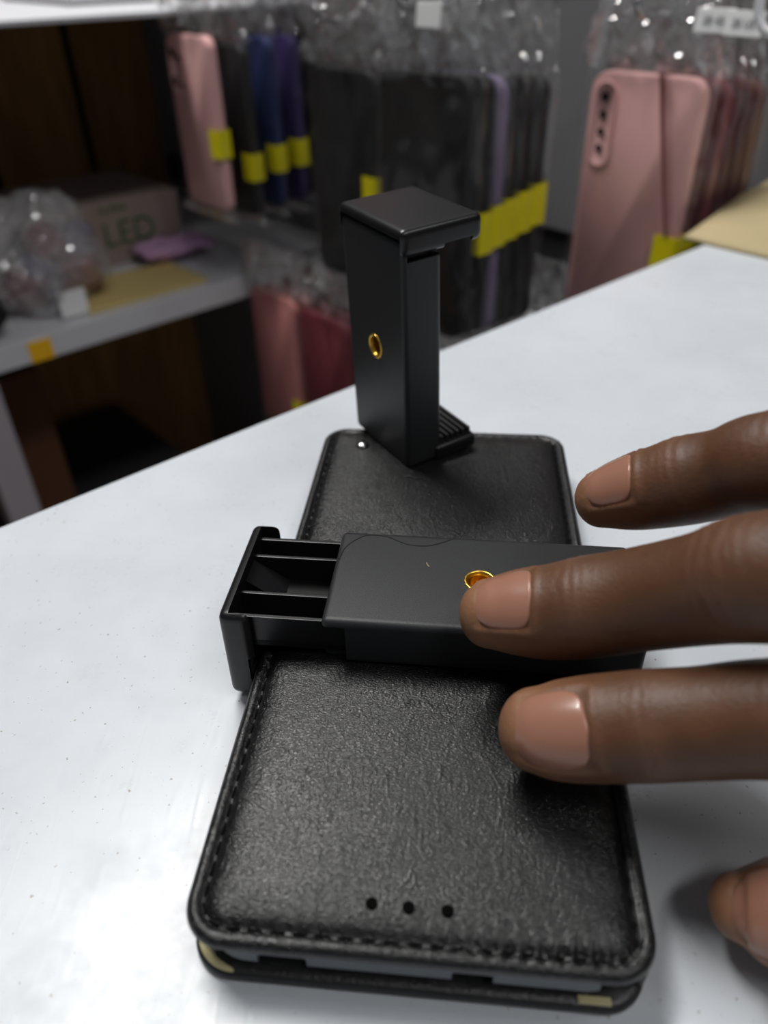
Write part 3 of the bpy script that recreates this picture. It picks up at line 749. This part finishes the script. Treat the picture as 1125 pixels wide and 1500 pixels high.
# white tags, coil and cable above the right stack
def pricetag(s, mm, z, yaw, txt, label):
    r = empty('hook_tag', S(s, mm, z)); r.rotation_euler = (0, .12, A+yaw); tag(r, label, 'tag', 'white tags above the right hook')
    box_obj('tag_card', (0, .0012, -.0105, .0105, -.0055, .0055), M['white_tag'], r, .0004)
    text_obj('printed_code', txt, .0052, M['grey_ink'], r, (-.0003, 0, 0), (PI/2, 0, -PI/2), .0001)
pricetag(.44, .2270, .1055, 0, '20 45', 'left one of two white printed tags above the right phone cases')
pricetag(.436, .2090, .1050, -.12, '20 US', 'right one of two white printed tags above the right phone cases')
for s_, m_, z_, lab in ((.392, .690, .1085, 'blank white tag above the left pink phone case'), (.392, .668, .106, 'blank white tag above the left black phone case'), (.350, .345, .1090, 'blank white tag on the near hook above the upright clip')):
    r = empty('hook_tag', S(s_, m_, z_)); r.rotation_euler = (0, .12, A); tag(r, lab, 'tag')
    box_obj('tag_card', (0, .0012, -.0090, .0090, -.0060, .0060), M['white_tag'], r, .0004)
bm = bmesh.new(); pts = []
for k in range(150):
    t = k/149; a = t*2*PI*14; c = S(.505, .322-.072*t, .094+.004*t+.006*math.sin(t*PI)); pts.append(c+Vector((.004*math.cos(a), .004*math.cos(a)*.3, .004*math.sin(a))))
tube(bm, pts, .0013, 6); o = from_bm('coiled_cable', bm, M['rubber']); tag(o, 'black coiled cable hanging above the large pink phone case', 'cable')
bm = bmesh.new(); tube(bm, spline([S(.42, .1985, .135), S(.42, .1960, .117), S(.42, .1945, .109), S(.42, .189, .1035), S(.42, .180, .106), S(.42, .176, .13)], 8), .0022, 10)
o = from_bm('charging_cable', bm, M['white_rubber']); tag(o, 'white charging cable loop at the top right corner', 'cable')

# cardboard flap on the counter's right end
bm = bmesh.new(); ns_, nm_ = 16, 30; rg = []
for i in range(ns_+1):
    u = i/ns_; s = .428+.15*u; z = .0012+.006*u**1.6; row = []
    lim = .2125+.016*min(1, u*1.5)
    for j in range(nm_+1):
        mm = lim-(lim+.08)*j/nm_; row.append((s, mm, z+.004*math.sin(j*.35)*u))
    rg.append(row)
top = [[S(s, mm, z+.0012) for s, mm, z in r_] for r_ in rg]; bot = [[S(s, mm, z-.0010) for s, mm, z in r_] for r_ in rg]
rings_mesh(bm, [a+b[::-1] for a, b in zip(top, bot)]); o = from_bm('cardboard_sheet', bm, M['card']); tag(o, 'tan cardboard sheet with curled back on the far right of the counter', 'cardboard')

# ------------------------------------------------------------------ light
def area(name, loc, target, sx, sy, power, col=(1, 1, 1)):
    l = D.lights.new(name, 'AREA'); l.shape = 'RECTANGLE'; l.size = sx; l.size_y = sy; l.energy = power; l.color = col
    o = D.objects.new(name, l); COL.objects.link(o); o.location = loc
    d = (Vector(target)-Vector(loc)).normalized(); xa = Vector((CA, SA, 0)); xa = (xa-d*xa.dot(d)).normalized(); z = -d; y = z.cross(xa)
    o.matrix_world = Matrix(((xa.x, y.x, z.x, loc[0]), (xa.y, y.y, z.y, loc[1]), (xa.z, y.z, z.z, loc[2]), (0, 0, 0, 1)))
    return o
area('tube_and_fill_lamp', S(.20, .84, 1.50), S(.20, .84, 0), .8, .26, 35., (1, .985, .96))
area('tube_and_fill_lamp', S(1.05, -.50, 1.60), S(.2, .1, 0), .5, .3, 14., (.97, .985, 1))
area('tube_and_fill_lamp', S(.15, -.80, 1.75), S(.35, .6, 0), .9, .22, 11., (1, .99, .97))  # unseen fill light, added to brighten the shelf bay and front faces
w = D.worlds.new('shop_ambience'); SC.world = w; w.use_nodes = True
w.node_tree.nodes['Background'].inputs[0].default_value = (.86, .92, 1., 1); w.node_tree.nodes['Background'].inputs[1].default_value = .11
